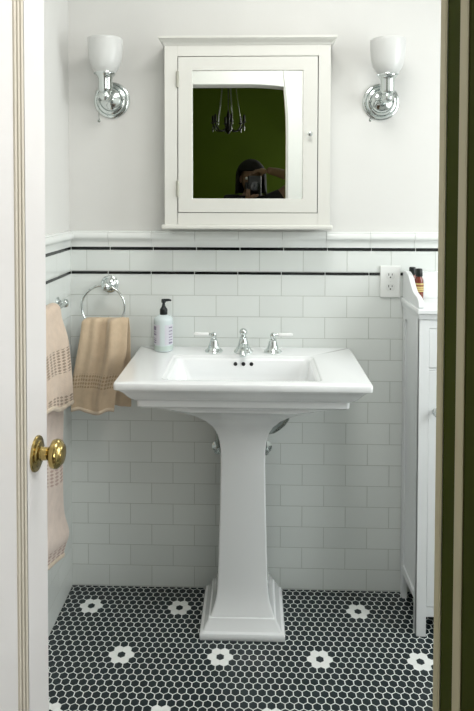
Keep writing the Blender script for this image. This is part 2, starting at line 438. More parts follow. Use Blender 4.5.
# ------------------------------------------------------------------ pedestal sink
SX0, SX1, SYF, SZ = -.4240, .3525, -.455, .914
cx = -.036
sink = thing('pedestal_sink', (cx, -.2, 0), 'white china pedestal sink with wide rectangular top and square stepped foot', 'sink')
def lp(ins, z, r=.012, back=-.0015): return rrect(SX0+ins, SX1-ins, SYF+ins, back, z, r)
L = [rrect(-.25,.18,-.36,-.03,.795,.05), lp(.095,.808,.02,-.02), lp(.066,.819,.015,-.01), lp(.060,.825), lp(.059,.842), lp(.0565,.845), lp(.052,.8465), lp(.046,.850), lp(.038,.857), lp(.030,.867),
     lp(.022,.878), lp(.014,.885), lp(.011,.888), lp(.010,.891), lp(.003,.8915), lp(.001,.8930), lp(0,.895), lp(0,.909), lp(.0015,.9125), lp(.005,.914)]
BX0, BX1, BY0, BY1 = -.2790, .2010, -.405, -.126
def bl(i, z, r, fr=0, bk=0): return rrect(BX0+i, BX1-i, BY0+i+fr, BY1-i-bk, z, r)
L += [bl(-.009,.914,.02), bl(-.005,.9132,.02), bl(-.003,.9105,.02), bl(-.001,.909,.02), bl(.004,.9085,.02), bl(.008,.907,.022), bl(.012,.90,.025), bl(.022,.855,.035), bl(.032,.82,.045), bl(.05,.795,.05), bl(.08,.785,.05), bl(.12,.782,.01)]
tag(MB().loft(L).build('basin', M['china'], sink, smooth=40), 'wide rectangular basin top with recessed bowl')
w = MB()
for k in range(3):
    w.lathe([(.0066,0),(.0066,.0035),(.0052,.0045)], (-.0660+.0278*k, BY1-.0125, .889), 'y', 16)
w.build('overflow_hole', M['hole'], sink)
cxp = -.038
def sq(hw, yf, yb, z, r=.008): return rrect(cxp-hw, cxp+hw, yf, yb, z, r)
L = [sq(.1405,-.272,-.018,0,.004), sq(.1425,-.274,-.018,.004,.006), sq(.1425,-.274,-.018,.018,.006), sq(.140,-.2715,-.02,.0225,.006), sq(.131,-.263,-.024,.0245,.006), sq(.128,-.260,-.025,.029,.006),
     sq(.124,-.256,-.027,.040,.006), sq(.117,-.250,-.03,.049,.006), sq(.1155,-.248,-.031,.0555,.006), sq(.1135,-.2465,-.032,.0585,.006), sq(.108,-.242,-.034,.0595,.006),
     sq(.1055,-.240,-.035,.066,.006), sq(.099,-.234,-.04,.082,.006), sq(.092,-.228,-.045,.103,.006), sq(.087,-.223,-.048,.128,.006), sq(.0845,-.221,-.05,.16,.006), sq(.0825,-.219,-.05,.24,.006),
     sq(.0785,-.217,-.05,.40,.006), sq(.075,-.215,-.05,.56,.006), sq(.0755,-.2155,-.05,.61,.006), sq(.0795,-.218,-.05,.645,.006), sq(.087,-.224,-.048,.673,.006), sq(.090,-.228,-.046,.682,.006), sq(.101,-.235,-.046,.701,.006), sq(.104,-.240,-.045,.706,.006),
     sq(.123,-.256,-.042,.728,.006), sq(.150,-.278,-.04,.75,.006), sq(.182,-.305,-.036,.77,.006), sq(.213,-.332,-.03,.787,.006), sq(.232,-.352,-.03,.798,.006), sq(.236,-.356,-.03,.806,.006)]
tag(MB().loft(L).build('pedestal', M['china'], sink, smooth=30), 'square tapering pedestal with flared top and stepped foot')

# faucet
fa = thing('faucet', (-.0400, -.075, SZ), 'chrome widespread faucet with two white lever handles, on the sink', 'faucet')
def bell(c, s=1., h=1.):
    return MB().lathe([(.0300*s,0),(.0305*s,.003),(.0285*s,.006),(.024*s,.010*h),(.0195*s,.018*h),(.016*s,.028*h),(.0135*s,.038*h),(.0115*s,.044*h),(.0125*s,.047*h),(.009*s,.050*h),(.006*s,.053*h)], c)
w = bell((-.040,-.075,SZ), 1.12, 1.14)
w.tube([(-.040,-.075,SZ+.018),(-.040,-.105,SZ+.026),(-.040,-.132,SZ+.026),(-.040,-.150,SZ+.018),(-.040,-.157,SZ+.006)], [.016,.014,.0125,.0115,.011], 16)
w.ball((-.040,-.075,SZ+.072), .0145); w.lathe([(.006,.050),(.0085,.057),(.006,.060)], (-.040,-.075,SZ))
w.build('spout', M['chrome'], fa)
for sx, x in ((-1, -.1460), (1, .0660)):
    w = bell((x,-.072,SZ), 1.06, .96); w.lathe([(.006,.045),(.009,.052),(.0105,.060),(.0075,.068),(.002,.070)], (x,-.072,SZ))
    h = w.build('handle', M['chrome'], fa)
    z = SZ+.0625
    MB().tube([(x+sx*.018,-.072,z),(x+sx*.022,-.072,z),(x+sx*.045,-.072,z+.0005),(x+sx*.066,-.072,z+.001),(x+sx*.071,-.072,z+.001)], [.0055,.0068,.0062,.0072,.0045], 14).build('lever', M['porcelain'], h)
    MB().tube([(x+sx*.006,-.072,z),(x+sx*.019,-.072,z)], .0045, 12).build('lever_collar', M['chrome'], h)

# plumbing behind the pedestal
dp = thing('drain_pipe', (.10,-.05,.66), 'dull dark metal drain pipe curving behind the pedestal, right', 'pipe')
MB().tube([(.122,-.082,.725),(.121,-.081,.700),(.115,-.080,.676),(.102,-.080,.658),(.085,-.080,.643),(.068,-.078,.632),(.05,-.07,.625),(.035,-.05,.622),(.03,-.02,.620),(.03,0,.620)], .0105, 14).build('pipe', M['dullchrome'], dp)
MB().lathe([(.026,0),(.026,.003),(.018,.008),(.014,.010)], (.03,0,.620), 'y').build('flange', M['dullchrome'], dp)
for x, lab in ((-.1330, 'small chrome shutoff valve at left edge of the pedestal'), (.0420, 'small chrome shutoff valve at right edge of the pedestal')):
    v = thing('shutoff_valve', (x, 0, .541), lab, 'valve', 'shutoff valves behind the pedestal')
    MB().lathe([(.024,0),(.024,.003),(.016,.006),(.008,.008),(.008,.034)], (x,0,.541), 'y', 20).build('escutcheon', M['chrome'], v)
    MB().lathe([(.012,.030),(.013,.034),(.013,.048),(.010,.052)], (x,0,.541), 'y', 20).build('valve_body', M['chrome'], v)
    xx = x+(.016 if x < 0 else -.016)
    MB().tube([(x,-.04,.55),(x,-.04,.60),(xx,-.045,.66),(xx,-.045,.72)], .005, 10).build('supply_tube', M['dullchrome'], v)

# soap dispenser
c = (-.3290,-.060,SZ)
so = thing('soap_dispenser', c, 'pale blue soap bottle with black pump, on the sink deck', 'soap bottle')
bt = MB().lathe([(.030,0),(.0335,.002),(.0345,.006),(.0345,.110),(.0335,.117),(.029,.123),(.020,.128),(.014,.130),(.0125,.133)], c).build('bottle', M['soap'], so)
MB().lathe([(.0347,.006),(.0347,.022)], c, cap=False).build('tinted_base', M['soapbase'], bt)
w = MB(); n = 14
for a0, a1 in ((-170, -105), (-75, -10)):
    vs = []; fs = []
    for i in range(n+1):
        a = math.radians(a0+(a1-a0)*i/n)
        for z in (.026, .098): vs.append((c[0]+.0349*math.cos(a), c[1]+.0349*math.sin(a), c[2]+z))
    MB().add(vs, [(2*i, 2*i+2, 2*i+3, 2*i+1) for i in range(n)]).build('label_panel', M['label'], bt)
w = MB()
for a0, a1, zs_ in ((-165, -130, ((.032,.036),(.040,.044),(.048,.050),(.060,.066),(.070,.073),(.078,.092))), (-50, -22, ((.030,.036),(.042,.045),(.052,.055),(.062,.065),(.074,.077),(.086,.090)))):
    w = MB()
    for z0, z1 in zs_:
        vs = []; fs = []
        for i in range(7):
            a = math.radians(a0+(a1-a0)*i/6)
            for z in (z0, z1): vs.append((c[0]+.0351*math.cos(a), c[1]+.0351*math.sin(a), c[2]+z))
        w.add(vs, [(2*i, 2*i+2, 2*i+3, 2*i+1) for i in range(6)])
    w.build('label_print', M['ink'], bt)
w = MB().lathe([(.0135,.131),(.0140,.133),(.0140,.148),(.0125,.152),(.0085,.157),(.0060,.163),(.0050,.170),(.0050,.176)], c)
w.lathe([(.0075,.174),(.0085,.176),(.0085,.184),(.0065,.187)], c)
w.tube([(c[0],c[1],c[2]+.182),(c[0]+.010,c[1]-.002,c[2]+.183),(c[0]+.020,c[1]-.003,c[2]+.184),(c[0]+.028,c[1]-.004,c[2]+.182)], [.006,.0052,.0042,.0030], 12)
tag(w.build('pump', M['pump'], so), 'black plastic pump top')

# ------------------------------------------------------------------ mirror cabinet
YB = -.115
mc = thing('mirror_cabinet', (-.026, 0, 1.357), 'cream white wall cabinet with a mirrored door above the sink', 'mirror cabinet')
CX0, CX1, CZ0, CZ1 = -.3165, .2610, 1.3735, 2.004
dX0, dX1, dZ0, dZ1 = -.2690, .2165, 1.4160, 1.9580
w = MB().box(CX0, CX0+.018, YB+.02, .006, CZ0, CZ1).box(CX1-.018, CX1, YB+.02, .006, CZ0, CZ1).box(CX0, CX1, YB+.02, .006, CZ1-.018, CZ1).box(CX0, CX1, YB+.02, .006, CZ0, CZ0+.018)
w.box(CX0, CX1, -.012, .006, CZ0, CZ1)
w.build('carcass', M['cabpaint'], mc)
g = .0022
w = MB().box(CX0, dX0-g, YB, YB+.02, CZ0, CZ1).box(dX1+g+.0012, CX1, YB, YB+.02, CZ0, CZ1)
w.box(dX0-g, dX1+g+.0012, YB, YB+.02, dZ1+g, CZ1).box(dX0-g, dX1+g+.0012, YB, YB+.02, CZ0, dZ0-g)
w.build('face_frame', M['cabpaint'], mc, bevel=.0008)
MB().box(dX0-.006, dX1+.006, YB+.018, YB+.0225, dZ0-.006, dZ1+.006).build('shadow_gap', M['gap'], mc)
cp = [(0,1.998),(-.003,1.998),(-.004,2.002),(-.008,2.007),(-.015,2.011),(-.020,2.0135),(-.021,2.016),(-.0245,2.017),(-.0245,2.0245),(0,2.0245)]
loops = []
for d, z in cp[:-1]: loops.append([(CX0+d*.78, YB+d, z), (CX1-d*.78, YB+d, z), (CX1-d*.78, .0055, z), (CX0+d*.78, .0055, z)])
MB().loft(loops).build('crown_moulding', M['cabpaint'], mc, smooth=30, bevel=.0012)
MB().box(CX0-.010, CX1+.009, YB-.014, .0055, 1.3575, CZ0).build('bottom_ledge', M['cabpaint'], mc, bevel=.005)
md = MB()
gX0, gX1, gZ0, gZ1 = -.2195, .1665, 1.4645, 1.9110
O_ = [(dX0,dZ0),(dX1,dZ0),(dX1,dZ1),(dX0,dZ1)]; I_ = [(gX0,gZ0),(gX1,gZ0),(gX1,gZ1),(gX0,gZ1)]
md.loft([[(x, y, z) for x, z in l] for l, y in ((O_, YB+.018), (O_, YB), (I_, YB), (I_, YB+.018), (O_, YB+.018))], cap0=False, cap1=False)
mdo = md.build('cabinet_door', M['cabpaint'], mc, bevel=.0012)
# old mirror glass: leans very slightly forward, barely bowed
vs = []; fs = []; nx, nz = 24, 24
for j in range(nz+1):
    for i in range(nx+1):
        u, v = i/nx, j/nz
        yy = YB+.0105 - (v-.5)*.0058 + .026*max(0, u-.5)**2*max(0, v-.5)**2
        vs.append((gX0-.004+(gX1-gX0+.008)*u, yy, gZ0-.004+(gZ1-gZ0+.008)*v))
for j in range(nz):
    for i in range(nx): a = j*(nx+1)+i; fs.append((a, a+1, a+nx+2, a+nx+1))
tag(MB().add(vs, fs).build('mirror_glass', M['mirror'], mdo, smooth=80), 'mirror pane reflecting the green room')
for z0, z1 in ((1.851,1.908), (1.470,1.527)):
    MB().lathe([(.0035,z0),(.0050,z0+.001),(.0050,z1-.001),(.0035,z1)], (dX0-.0015,YB-.003,0), 'z', 12).build('hinge', mat('painted hinge', (.40,.40,.34), .4, .3, var=(30,.05)), mdo)
kn = MB().lathe([(.004,0),(.0035,.010),(.0075,.014),(.0085,.019),(.0065,.023),(.002,.0245)], (.1900,YB,1.688), 'y', 20)
kn.build('knob', M['chrome'], mdo)

# ------------------------------------------------------------------ wall sconces
def sconce(x, z, sxo, label, chain):
    t = thing('wall_sconce', (x, .006, z), label, 'wall lamp', 'wall sconces beside the mirror cabinet')
    c0 = (x, .006, z)
    bp = MB().lathe([(.0655,0),(.0665,.003),(.0655,.007),(.0620,.0095),(.0580,.010),(.0560,.0085),(.0545,.011),(.0530,.016),(.0490,.019),(.0440,.0195),(.0420,.0175),(.0405,.020),(.0390,.026),(.0350,.030),(.026,.033),(.018,.037),(.014,.040)], c0, 'y', 48).build('backplate', M['chrome'], t)
    for k in (0, 180):
        a = math.radians(k)
        MB().lathe([(.0045,.018),(.0045,.024),(.003,.027)], (x+.043*math.cos(a), .006, z+.043*math.sin(a)), 'y', 12).build('screw', M['dullchrome'], bp)
    sx_, yy = x+sxo, -.100
    w = MB().tube([(x,-.025,z),(x,-.045,z),(x+sxo*.5,-.07,z),(sx_,yy,z)], [.013,.012,.011,.013], 16)
    w.ball((sx_,yy,z), .0205, 24); w.lathe([(.006,0),(.0075,.004),(.004,.008)], (sx_,yy-.019,z), 'y', 16)
    w.build('arm', M['chrome'], t)
    w = MB().lathe([(.014,.010),(.0225,.018),(.0240,.024),(.0240,.058),(.0265,.066),(.0310,.071),(.0340,.0735),(.0350,.077),(.0340,.081),(.030,.082)], (sx_,yy,z), 'z', 32)
    cup = w.build('socket_cup', M['chrome'], t)
    for k in range(3):
        a = math.radians(200+120*k)
        MB().tube([(sx_+.032*math.cos(a),yy+.032*math.sin(a),z+.077),(sx_+.040*math.cos(a),yy+.040*math.sin(a),z+.077)], .0032, 10).build('thumbscrew', M['chrome'], cup)
    o_ = [(.0320,.078),(.0340,.081),(.0400,.088),(.0480,.101),(.0540,.118),(.0578,.140),(.0600,.165),(.0610,.190),(.0612,.1985),(.0600,.1995)]
    i_ = [(r-.004, h) for r, h in reversed(o_[2:-1])]
    MB().lathe(o_+i_, (sx_,yy,z), 'z', 48).build('glass_shade', M['shade'], t, smooth=60)
    if chain:
        cx_ = x-.035 if chain > 0 else x-.048
        w = MB()
        zt = z-.01 if chain > 0 else z-.045
        zb = z-.082 if chain > 0 else z-.072
        n = int((zt-zb)/.0045)
        for k in range(n): w.ball((cx_,-.052,zt-.0045*k), .0018, 8)
        w.ball((cx_,-.052,zb), .0052, 12, (1,1,1.2))
        w.tube([(x,-.04,z),(cx_*.6+x*.4,-.05,z-.004),(cx_,-.052,zt)], .0025, 8)
        w.build('pull_chain', M['dullchrome'], t)
sconce(-.5283, 1.8257, .0005, 'chrome wall sconce with white glass shade left of the mirror cabinet', 1)
sconce(.4581, 1.8169, .0015, 'chrome wall sconce with white glass shade right of the mirror cabinet', -1)

# ------------------------------------------------------------------ towel ring and towels
rc = Vector((-.5499,-.062,1.0697)); RR = .0785
tr = thing('towel_ring', (-.5385, 0, 1.1455), 'round chrome towel ring on the tiled back wall', 'towel ring')
MB().lathe([(.0325,0),(.0325,.003),(.030,.006),(.024,.008),(.022,.011),(.015,.015),(.0105,.020),(.0095,.035),(.0125,.044),(.0155,.052),(.0165,.060),(.0155,.069),(.011,.075),(.004,.078)], (-.5385,0,1.1455), 'y', 32).build('rosette', M['chrome'], tr)
pts = [(rc.x+RR*math.sin(2*PI*k/64), rc.y+.004, rc.z+RR*math.cos(2*PI*k/64)) for k in range(64)]
MB().tube(pts, .0042, 12, closed=True).build('ring', M['chrome'], tr)

def cloth(name, m, fn, nu, nv, parent=None, solid=.005, sub=1, uvfn=None):
    vs = []; fs = []; uvs = []
    for j in range(nv+1):
        for i in range(nu+1):
            p, uv = fn(i/nu, j/nv); vs.append(p); uvs.append(uv)
    for j in range(nv):
        for i in range(nu): a = j*(nu+1)+i; fs.append((a, a+1, a+nu+2, a+nu+1))
    mb = MB().add(vs, fs); o = mb.build(name, m, parent, smooth=80, solid=solid, recalc=False)
    ul = o.data.uv_layers.new(name='cloth')
    for l in o.data.loops: ul.data[l.index].uv = uvs[l.vertex_index]
    if sub:
        d = o.modifiers.new('sub', 'SUBSURF'); d.levels = sub; d.render_levels = sub
    return o
def sm(a, b, t):
    t = max(0, min(1, (t-a)/(b-a))); return t*t*(3-2*t)
def fold(u, ph, am): return am*(math.sin(2*PI*u*1.75+ph)+.40*math.sin(2*PI*u*3.3+ph*2.1))
def ring_towel(u, v):
    # v 0: back hem -> .40 top -> 1: front hem
    T = .42
    if v < T:
        s = 1-v/T                       # 0 at the top, 1 at the back hem
        z = 1.036-.338*s
        xl = -.603-.018*s+.0; xr = -.4555-.004*s
        x = xl+(xr-xl)*u+.008*s
        y = -.046+.012*sm(0,.25,s)+fold(u, 1.2, .006)*(.3+s) - .010*(1-sm(0,.12,s))
        y = min(y, -.010)
        uv = (u*.24, -.5)
    else:
        s = (v-T)/(1-T)
        z = 1.036-.334*s-.006*u*s
        xl = -.620-.037*sm(.0,.9,s); xr = -.4575-.046*sm(.25,1,s)
        x = xl+(xr-xl)*u
        arch = .006*math.cos((u-.5)*PI)
        y = -.078-.014*sm(0,.3,s)-fold(u, .6, .0105)*(1-.35*s) - .010*math.exp(-((u-.30-.03*s)/.10)**2)*(1-.5*s) + .013*math.exp(-((u-.55-.05*s)/.055)**2)*(1-.6*s) - .009*math.exp(-((u-.72)/.10)**2) - .006*math.sin(u*PI)*s + .008*(1-sm(0,.06,s))
        z += -.004*math.cos(2*PI*u*1.75+.6)*(1-s)
        uv = (u*.24, -.334*s)
        z += .007*math.sin(u*9)*sm(.75, 1, s)
    return (x, y, z), uv
t1 = cloth('hand_towel', M['towel_tan'], ring_towel, 40, 60)
tag(t1, 'tan hand towel hanging from the round towel ring on the back wall', 'towel', 'towels hanging by the sink')
def hem(u, v):
    (x, y, z), uv = ring_towel(u, 1); s = v
    return (x, y-.0035*math.sin(PI*v)-.001, z+.009-.013*s), (u*.24, 0)
cloth('hem', M['towel_hem'], hem, 40, 4, t1, .004)

# towel bar on left wall with two towels
BXc, BZ = -.6560, 1.101
tb = thing('towel_bar', (XL, -.5, BZ), 'chrome towel bar on the left wall under the towels', 'towel rail')
for y in (-.160, -.835):
    w = MB().lathe([(.022,0),(.022,.003),(.017,.006),(.010,.010),(.0085,.018),(.0095,.019),(.0130,.021),(.0150,.025),(.0150,.030),(.0125,.036),(.008,.039),(.002,.040)], (XL,y,BZ), 'x', 28)
    w.build('post', M['chrome'], tb)
MB().tube([(BXc,-.165,BZ),(BXc,-.835,BZ)], .0085, 14).build('bar', M['chrome'], tb)
def bar_towel(yf, yn, zb_front, zb_back, off, bulge, ph, rag, amp=.008, tilt=0):
    tot = (BZ-zb_back)+(BZ-zb_front)+.04; T = (BZ-zb_back)/tot
    def fn(u, v):
        # u 0: far edge (near the back wall) -> 1: near edge
        L_ = v*tot; y = yf+(yn-yf)*u
        Rr = .0110+off
        if L_ < BZ-zb_back:
            d = BZ-zb_back-L_; x = BXc-Rr; z = BZ-d
            x = max(x+.003*math.sin(u*14+ph)*sm(0,.2,d), XL+.006)
            uv = (u*.5, .3)
        else:
            d0 = L_-(BZ-zb_back); arc = PI*Rr
            if d0 < arc:
                a = d0/Rr; x = BXc-Rr*math.cos(a); z = BZ+Rr*math.sin(a); d = 0
            else:
                d = d0-arc; x = BXc+Rr; z = BZ-d
            H_ = BZ-zb_front; s = d/H_
            x += bulge(s)*(1-.35*u) + amp*sm(0,.35,s)*math.sin(u*11+ph+s*1.5)*(.35+u)
            y += rag(s)*(1-u)**2
            z += .012*sm(.8, 1, s)*math.sin(u*12+ph) + tilt*s*sm(0, .55, u)
            uv = (u*(yf-yn), -d)
        return (x, y, z), uv
    return fn
bath_fn = bar_towel(-.270, -.74, .268, .42, .003, lambda s: .010*sm(0,.3,s)+.018*math.exp(-((s-.905)/.05)**2)-.004*sm(.4,.6,s), .4, lambda s: .012*math.exp(-((s-.86)/.09)**2), .004, .10)
bt_ = cloth('bath_towel', M['towel_pale'], bath_fn, 36, 90)
tag(bt_, 'long pale pink beige bath towel hanging on the left wall behind the brass knob', 'towel', 'towels hanging by the sink')
hand_fn = bar_towel(-.285, -.66, .752, .86, .012, lambda s: .018*sm(0,.30,s)+.013*sm(.2,.85,s)-.006*sm(.88,1,s), 1.0, lambda s: .020*sm(0,.5,s), .006, .055)
ht = cloth('hand_towel', M['towel_peach'], hand_fn, 36, 60)
tag(ht, 'peach beige hand towel draped over the bath towel on the left wall bar', 'towel', 'towels hanging by the sink')
for ob, f_ in ((bt_, bath_fn), (ht, hand_fn)):
    def hem2(u, v, f_=f_):
        (x, y, z), uv = f_(u, 1)
        return (x+.003*math.sin(PI*v), y, z+.010-.014*v), (u*.3, 0)
    cloth('hem', M['towel_hem'], hem2, 36, 4, ob, .008)

# ------------------------------------------------------------------ electrical outlet
oc = (.4965, 0, 1.1610)
ol = thing('electrical_outlet', oc, 'white double wall outlet in the tiles left of the cabinet', 'outlet')
MB().box(oc[0]-.0370, oc[0]+.0370, -.0075, 0, oc[2]-.0585, oc[2]+.0585).build('cover_plate', M['plate'], ol, bevel=.003)
for dz in (.0225, -.0205):
    w = MB(); w.loft([[(oc[0]+px, y, oc[2]+dz+pz) for px, pz in [(.0168*math.cos(a)*1.0, max(-.0125, min(.0125, .0168*math.sin(a)))) for a in [2*PI*k/28 for k in range(28)]]] for y in (-.0060, -.0090)])
    r_ = w.build('receptacle', M['plateface'], ol)
    w = MB()
    w.box(oc[0]-.0075, oc[0]-.0050, -.0094, -.0085, oc[2]+dz+.000, oc[2]+dz+.0085); w.box(oc[0]+.0050, oc[0]+.0072, -.0094, -.0085, oc[2]+dz+.001, oc[2]+dz+.0078)
    w.lathe([(.0027,.0085),(.0027,.0094)], (oc[0],0,oc[2]+dz-.0062), 'y', 14)
    w.build('slot', M['slot'], r_)
MB().lathe([(.003,.0070),(.003,.0085)], (oc[0],0,oc[2]+.001), 'y', 14).build('screw', M['plateface'], ol)

# ------------------------------------------------------------------ white storage cabinet at right
kx0, kx1 = .5445, .950
kyf = -.226
ZT = 1.103
kb = thing('storage_cabinet', ((kx0+kx1)/2, -.12, 0), 'white painted floor cabinet with curved top gallery by the right jamb', 'cabinet')
# side panels with a frame, raised off the floor between the legs
for s, xa, xb_ in ((0, kx0, kx0+.018), (1, kx1-.018, kx1)):
    w = MB()
    w.box(xa, xb_, kyf, kyf+.035, 0, ZT-.014); w.box(xa, xb_, -.038, -.003, 0, ZT-.014)
    w.box(xa, xb_, kyf+.035, -.038, 1.03, ZT-.014)
    w.prism([(kyf+.035,.105),(kyf+.035,.125),(-.038,.125),(-.038,.092),(-.06,.092)], xa, xb_, 'x')
    w.box(xa+.005, xb_-.003, kyf+.035, -.038, .118, 1.04)
    w.build('side_panel', M['cabwhite'], kb, bevel=.0012)
w = MB().box(kx0, kx0+.032, kyf-.006, kyf+.012, .0, 1.069).box(kx1-.036, kx1, kyf-.006, kyf+.012, 0, 1.069)
w.box(kx0+.032, kx1-.036, kyf-.004, kyf+.012, 1.038, 1.069).box(kx0+.032, kx1-.036, kyf-.004, kyf+.012, .066, .1)
w.build('face_frame', M['cabwhite'], kb, bevel=.001)
MB().box(kx0+.018, kx1-.018, kyf+.012, -.012, .07, .085).build('bottom_shelf', M['cabwhite'], kb)
MB().box(kx0+.018, kx1-.018, -.012, -.003, .07, 1.07).build('back_board', M['cabwhite'], kb)
tp = [(0,1.069),(-.004,1.069),(-.005,1.073),(-.008,1.081),(-.010,1.087),(-.0135,1.089),(-.0135,1.100),(-.011,ZT)]
MB().loft([[(kx0+d*.65, kyf-.006+d, z), (kx1-d*.65, kyf-.006+d, z), (kx1-d*.65, -.002, z), (kx0+d*.65, -.002, z)] for d, z in tp]).build('cabinet_top', M['cabwhite'], kb, bevel=.0015)
gal = [(-.004,ZT),(-.004,1.199),(-.018,1.2035),(-.040,1.2045),(-.060,1.202),(-.078,1.196),(-.095,1.186),(-.112,1.172),(-.128,1.158),(-.146,1.148),(-.166,1.1425),(-.190,1.139),(-.206,1.135),(-.219,1.127),(-.226,1.116),(-.226,1.106),(-.220,ZT)]
for xa in (kx0-.002, kx1-.016):
    MB().prism(gal, xa, xa+.018, 'x').build('gallery_side', M['cabwhite'], kb, bevel=.002)
MB().box(kx0+.016, kx1-.016, -.018, -.003, ZT, 1.2010).build('gallery_back', M['cabwhite'], kb, bevel=.002)
dr = MB().box(kx0+.0327, kx1-.0367, kyf-.005, kyf+.014, .9080, 1.0360).build('drawer', M['cabwhite'], kb, bevel=.0012)
MB().box(kx0+.034, kx1-.034, kyf+.0125, kyf+.0145, .08, 1.05).build('shadow_gap', M['gap'], kb)
w = MB().box(kx0+.032, kx1-.036, kyf-.004, kyf+.012, .8985, .9055); w.build('rail', M['cabwhite'], kb)
dd = MB(); q0, q1 = kx0+.0327, kx1-.0367
dd.box(q0, q0+.045, kyf-.005, kyf+.012, .1025, .8965).box(q1-.045, q1, kyf-.005, kyf+.012, .1025, .8965).box(q0+.045, q1-.045, kyf-.005, kyf+.012, .84, .8965).box(q0+.045, q1-.045, kyf-.005, kyf+.012, .1025, .16)
dd.box(q0+.045, q1-.045, kyf+.002, kyf+.012, .16, .84)
cd = dd.build('cabinet_door', M['cabwhite'], kb, bevel=.0012)
def gknob(x, z, par):
    k = MB().lathe([(.009,0),(.009,.003),(.005,.006),(.0045,.012)], (x,kyf-.005,z), 'y', 18).build('knob_base', M['chrome'], par)
    MB().lathe([(.006,.011),(.010,.014),(.0145,.020),(.0150,.025),(.012,.030),(.006,.033)], (x,kyf-.005,z), 'y', 10).build('glass_knob', M['glassknob'], par, smooth=15)
gknob(kx0+.055, .765, cd); gknob((kx0+kx1)/2, .973, dr)

def amber(c, label, s=1.):
    t = thing('amber_bottle', c, label, 'bottle', 'amber bottles on the cabinet')
    b_ = MB().lathe([(.0135,0),(.0155,.002),(.0158,.006),(.0158,.071),(.0148,.078),(.0115,.085),(.0095,.089),(.0092,.091)], c, 'z', 28).build('bottle', M['amber'], t)
    w = MB().lathe([(.0161,.036),(.0161,.066)], c, 'z', 28, cap=False)
    tag(w.build('label', M['cream_label'], b_), 'yellow cream paper label')
    w = MB().lathe([(.0163,.040),(.0163,.042)], c, 'z', 28, cap=False).lathe([(.0163,.047),(.0163,.0482)], c, 'z', 28, cap=False).lathe([(.0163,.0545),(.0163,.0600)], c, 'z', 28, cap=False)
    w.build('label_stripe', mat('red brown print', (.20,.05,.02), .6, var=(60,.2)), b_)
    w = MB().lathe([(.0118,.089),(.0122,.091),(.0118,.112),(.0100,.116),(.004,.117)], c, 'z', 28)
    tag(w.build('cap', M['pump'], t), 'black screw cap')
amber((.5800,-.085,ZT), 'front amber bottle with black cap and cream label, on the cabinet', 1)
amber((.5690,-.037,ZT), 'rear amber bottle with black cap, half behind curved gallery', 1)

# ------------------------------------------------------------------ chandelier in the green room
ch = thing('chandelier', (-.25,-3.70,2.75), 'dark iron chandelier hanging in the green room, seen in the mirror', 'chandelier')
hx, hy, hz = -.25, -3.70, 2.04
MB().lathe([(.06,-.03),(.055,-.02),(.02,0)], (hx,hy,2.75), 'z', 24).build('canopy', M['iron'], ch)
w = MB()
for k in range(44): 
    z = 2.72-.0128*k
    w.tube([(hx+.006*math.cos(a)*(1 if k % 2 else .3), hy+.006*math.cos(a)*(.3 if k % 2 else 1), z+.009*math.sin(a)) for a in [2*PI*i/8 for i in range(8)]], .0022, 6, closed=True)
w.build('chain', M['iron'], ch)
MB().lathe([(.008,-.09),(.022,-.07),(.030,-.04),(.018,-.01),(.012,.04),(.020,.07),(.012,.10),(.006,.13)], (hx,hy,hz), 'z', 20).build('hub', M['iron'], ch)
for k in range(6):
    a = 2*PI*k/6+.3; ca, sa = math.cos(a), math.sin(a)
    P_ = [(hx+ca*r, hy+sa*r, hz+z) for r, z in ((.02,-.03),(.06,-.065),(.11,-.06),(.145,-.02),(.155,.01))]
    ar = MB().tube(P_, .0065, 8).build('arm', M['iron'], ch)
    e = (hx+ca*.155, hy+sa*.155, hz)
    MB().lathe([(.008,.008),(.024,.016),(.020,.020),(.011,.022),(.011,.075),(.004,.085)], e, 'z', 14).build('candle', M['iron'], ar)
    MB().lathe([(.001,-.075),(.010,-.05),(.006,-.025),(.001,-.012)], e, 'z', 8).build('crystal_drop', M['crystal'], ar)
for k in range(5):
    a = 2*PI*k/5; w = MB()
    for i in range(38):
        s = i/37; r = .03+.09*s; w.ball((hx+r*math.cos(a), hy+r*math.sin(a), hz+.60-.60*s), .0060, 6)
    w.build('bead_strand', M['crystal'], ch)

# ------------------------------------------------------------------ photographer
PX, PY = -.03, -2.547
def skinned(name, verts, edges, radii, m, parent=None, root=0, sub=2, smooth=True):
    me = bpy.data.meshes.new(name); me.from_pydata(verts, edges, []); me.materials.append(m)
    o = bpy.data.objects.new(name, me); COL.objects.link(o)
    md_ = o.modifiers.new('skin', 'SKIN'); md_.use_smooth_shade = True
    if not me.skin_vertices: me.attributes.new('skin', 'SKIN', 'POINT')
    sv = me.skin_vertices[0].data
    for i, r in enumerate(radii):
        rr = r if isinstance(r, tuple) else (r, r)
        sv[i].radius = rr; sv[i].use_root = (i == root)
    s_ = o.modifiers.new('sub', 'SUBSURF'); s_.levels = sub; s_.render_levels = sub
    if parent is not None: o.parent = parent
    return o
V = [(PX,PY,.93),(PX,PY,1.05),(PX,PY,1.20),(PX,PY,1.33),(PX,PY+.005,1.40),(PX,PY+.01,1.46),            # pelvis..neck 0-5
     (PX+.165,PY,1.36),(.235,PY+.01,1.44),(.315,PY+.03,1.52),(.19,PY+.10,1.575),(.085,PY+.165,1.595),   # right arm 6-10
     (PX-.165,PY,1.36),(PX-.205,PY+.02,1.24),(PX-.225,PY+.05,1.12),(PX-.13,PY+.13,1.24),(-.05,PY+.20,1.375), # left arm 11-15
     (PX+.09,PY,.86),(PX+.10,PY+.01,.50),(PX+.10,PY-.02,.10),(PX+.105,PY+.08,.035),
     (PX-.09,PY,.86),(PX-.10,PY+.01,.50),(PX-.10,PY-.02,.10),(PX-.105,PY+.08,.035)]
